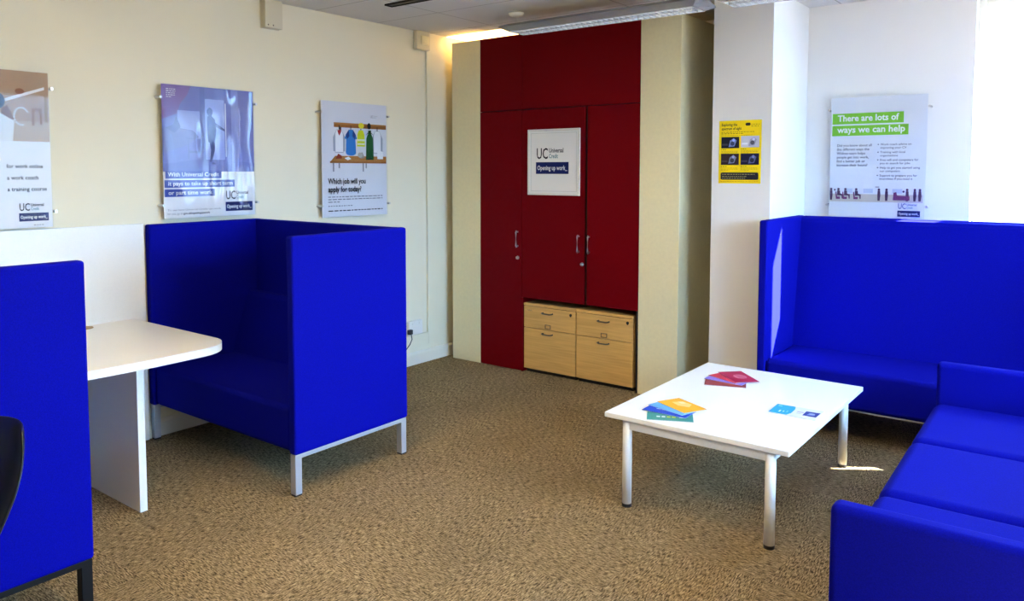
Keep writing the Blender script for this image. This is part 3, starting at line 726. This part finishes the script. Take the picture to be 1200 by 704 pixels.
# ------------------------------------------------------------------ white desk between the booths
DZ = .75
desk = thing('booth_desk', 'white rounded desk with tall white back panel between the blue booths', 'desk', (XL, 1.81, 0))
x1, y0, y1 = -3.462-XL, 1.345-1.81, 2.262-1.81
pts = [(.030, y0)]
def corner(cx, cy, rr, a0, a1, n=14): return [(cx+rr*math.cos(a0+(a1-a0)*i/n), cy+rr*math.sin(a0+(a1-a0)*i/n)) for i in range(n+1)]
rr = .19
pts += corner(x1-rr, y0+rr, rr, -PI/2, 0) + [(x1+.012, 0)] + corner(x1-rr, y1-rr, rr, 0, PI/2) + [(.030, y1)]
bm = bmesh.new(); prism(bm, pts, DZ-.038, DZ, .002, 2); obj('desktop', bm, M['white_lam'], desk)
obj('leg_panel', B((.030, -3.565-XL, -.018, .018, 0, DZ-.038), bev=.0015, seg=2), M['white_lam'], desk)
obj('back_panel', B((.003, .029, 1.29-1.81, 2.338-1.81, 0, 1.308), bev=.0015, seg=2), M['white_lam'], desk)
bm = bmesh.new(); cyl(bm, (.095, .145, DZ-.0005), (.095, .145, DZ+.004), .042, .040, 28); obj('cable_port', bm, M['ply'], desk)

# ------------------------------------------------------------------ shell chair
def shell_chair():
    t = thing('shell_chair', 'dark olive plastic shell chair at lower left corner by the booth', 'chair', (-2.572, .588, 0), math.radians(22))
    # local: chair faces -y
    bm = bmesh.new(); prof = []
    for i in range(6): prof.append((-.21+.40*i/5*.86, .445-.012*i/5))
    for i in range(1, 6): an = i/5*math.radians(78); prof.append((.135+.09*math.sin(an), .433+.09*(1-math.cos(an))))
    y_, z_ = prof[-1]
    for i in range(1, 8): prof.append((y_+.165*i/7, z_+.345*i/7))
    n = 12; g_ = []
    for j, (y, z) in enumerate(prof):
        s = j/(len(prof)-1); row = []
        half = .225 if s < .35 else (.185+.04*min(1, abs(s-.5)/.3))
        if s > .80: half *= math.sqrt(max(.05, 1-((s-.80)/.2)**2*.45))
        if s < .12: half *= .90+.10*s/.12
        for i in range(n+1):
            q = -1+2*i/n
            up = .035*q**4 if s < .4 else 0; fw = -.10*(q**2) if s > .5 else -.05*(q**2)*max(0, s-.3)*5 if s > .3 else 0
            row.append(bm.verts.new((half*q, y+fw, z+up)))
        g_.append(row)
    for j in range(len(g_)-1):
        for i in range(n): bm.faces.new((g_[j][i], g_[j][i+1], g_[j+1][i+1], g_[j+1][i]))
    o = obj('shell', bm, M['green_plastic'], t, True)
    sd = o.modifiers.new('thick', 'SOLIDIFY'); sd.thickness = .010; sd.offset = 0
    sb = o.modifiers.new('smooth', 'SUBSURF'); sb.levels = 2; sb.render_levels = 2
    for sx in (-1, 1):
        for (ya, yb) in ((-.14, -.22), (.12, .22)):
            bm = bmesh.new(); cyl(bm, (sx*.20, yb, 0), (sx*.15, ya, .428), .010, .012, 14); obj('leg', bm, M['black_metal'], t, True)
    bm = B((-.16, .16, -.15, -.125, .405, .428), (-.16, .16, .105, .13, .405, .428), bev=.003, seg=2); obj('seat_frame', bm, M['black_metal'], t)
shell_chair()

# ------------------------------------------------------------------ light
sun = bpy.data.lights.new('sun', 'SUN'); sun.energy = 54; sun.angle = math.radians(.6); sun.color = (1, .98, .96)
so = bpy.data.objects.new('sun', sun); COL.objects.link(so)
so.rotation_euler = Vector((-1, -.70, -1.09)).to_track_quat('-Z', 'Y').to_euler()
def portal(name, loc, direction, sx, sy):
    l = bpy.data.lights.new(name, 'AREA'); l.shape = 'RECTANGLE'; l.size = sx; l.size_y = sy; l.cycles.is_portal = True
    o = bpy.data.objects.new(name, l); COL.objects.link(o); o.location = loc
    o.rotation_euler = Vector(direction).to_track_quat('-Z', 'Z').to_euler()
portal('window_portal', ((W1[0]+W1[1])/2, YB+.2, (SILL+HEAD)/2), (0, -1, 0), W1[1]-W1[0], HEAD-SILL)
portal('window_portal', ((W2[0]+W2[1])/2, YB+.2, (SILL+HEAD)/2), (0, -1, 0), W2[1]-W2[0], HEAD-SILL)
portal('window_portal', (XR+.2, (W3[0]+W3[1])/2, (SILL+2.66)/2), (-1, 0, 0), W3[1]-W3[0], 2.66-SILL)
wd_ = bpy.data.worlds.new('sky'); S.world = wd_; wd_.use_nodes = True
N, L = wd_.node_tree.nodes, wd_.node_tree.links; bg = N['Background']
tc = N.new('ShaderNodeTexCoord'); sp = N.new('ShaderNodeSeparateXYZ'); rp = N.new('ShaderNodeValToRGB')
rp.color_ramp.elements[0].position = .46; rp.color_ramp.elements[0].color = (.13, .13, .12, 1)
rp.color_ramp.elements[1].position = .56; rp.color_ramp.elements[1].color = (.31, .59, 1.0, 1)
mrn = N.new('ShaderNodeMapRange'); mrn.inputs['From Min'].default_value = -1; mrn.inputs['From Max'].default_value = 1
L.new(tc.outputs['Generated'], sp.inputs[0]); L.new(sp.outputs['Z'], mrn.inputs['Value']); L.new(mrn.outputs['Result'], rp.inputs['Fac']); L.new(rp.outputs['Color'], bg.inputs['Color'])
bg.inputs['Strength'].default_value = 8.0

# ------------------------------------------------------------------ camera and view
cam = bpy.data.cameras.new('camera'); co = bpy.data.objects.new('camera', cam); COL.objects.link(co); S.camera = co
cam.sensor_width = 36; cam.sensor_fit = 'HORIZONTAL'; cam.lens = 912.76/1200*36
cam.shift_x = (600-586.97)/1200; cam.shift_y = (257.48-352)/1200; cam.clip_start = .02
co.location = (0, 0, 1.62)
pi_, ya = .062610, -.661686
co.rotation_euler = Vector((math.sin(ya)*math.cos(pi_), math.cos(ya)*math.cos(pi_), -math.sin(pi_))).to_track_quat('-Z', 'Y').to_euler()
vs_ = S.view_settings; S.display_settings.display_device = 'sRGB'
vs_.view_transform = 'Standard'; vs_.look = 'None'; vs_.gamma = 1; vs_.use_curve_mapping = False; vs_.exposure = 1.95
S.cycles.use_denoising = True; S.cycles.max_bounces = 10; S.cycles.diffuse_bounces = 3; S.cycles.transparent_max_bounces = 16
S.cycles.sample_clamp_indirect = 8
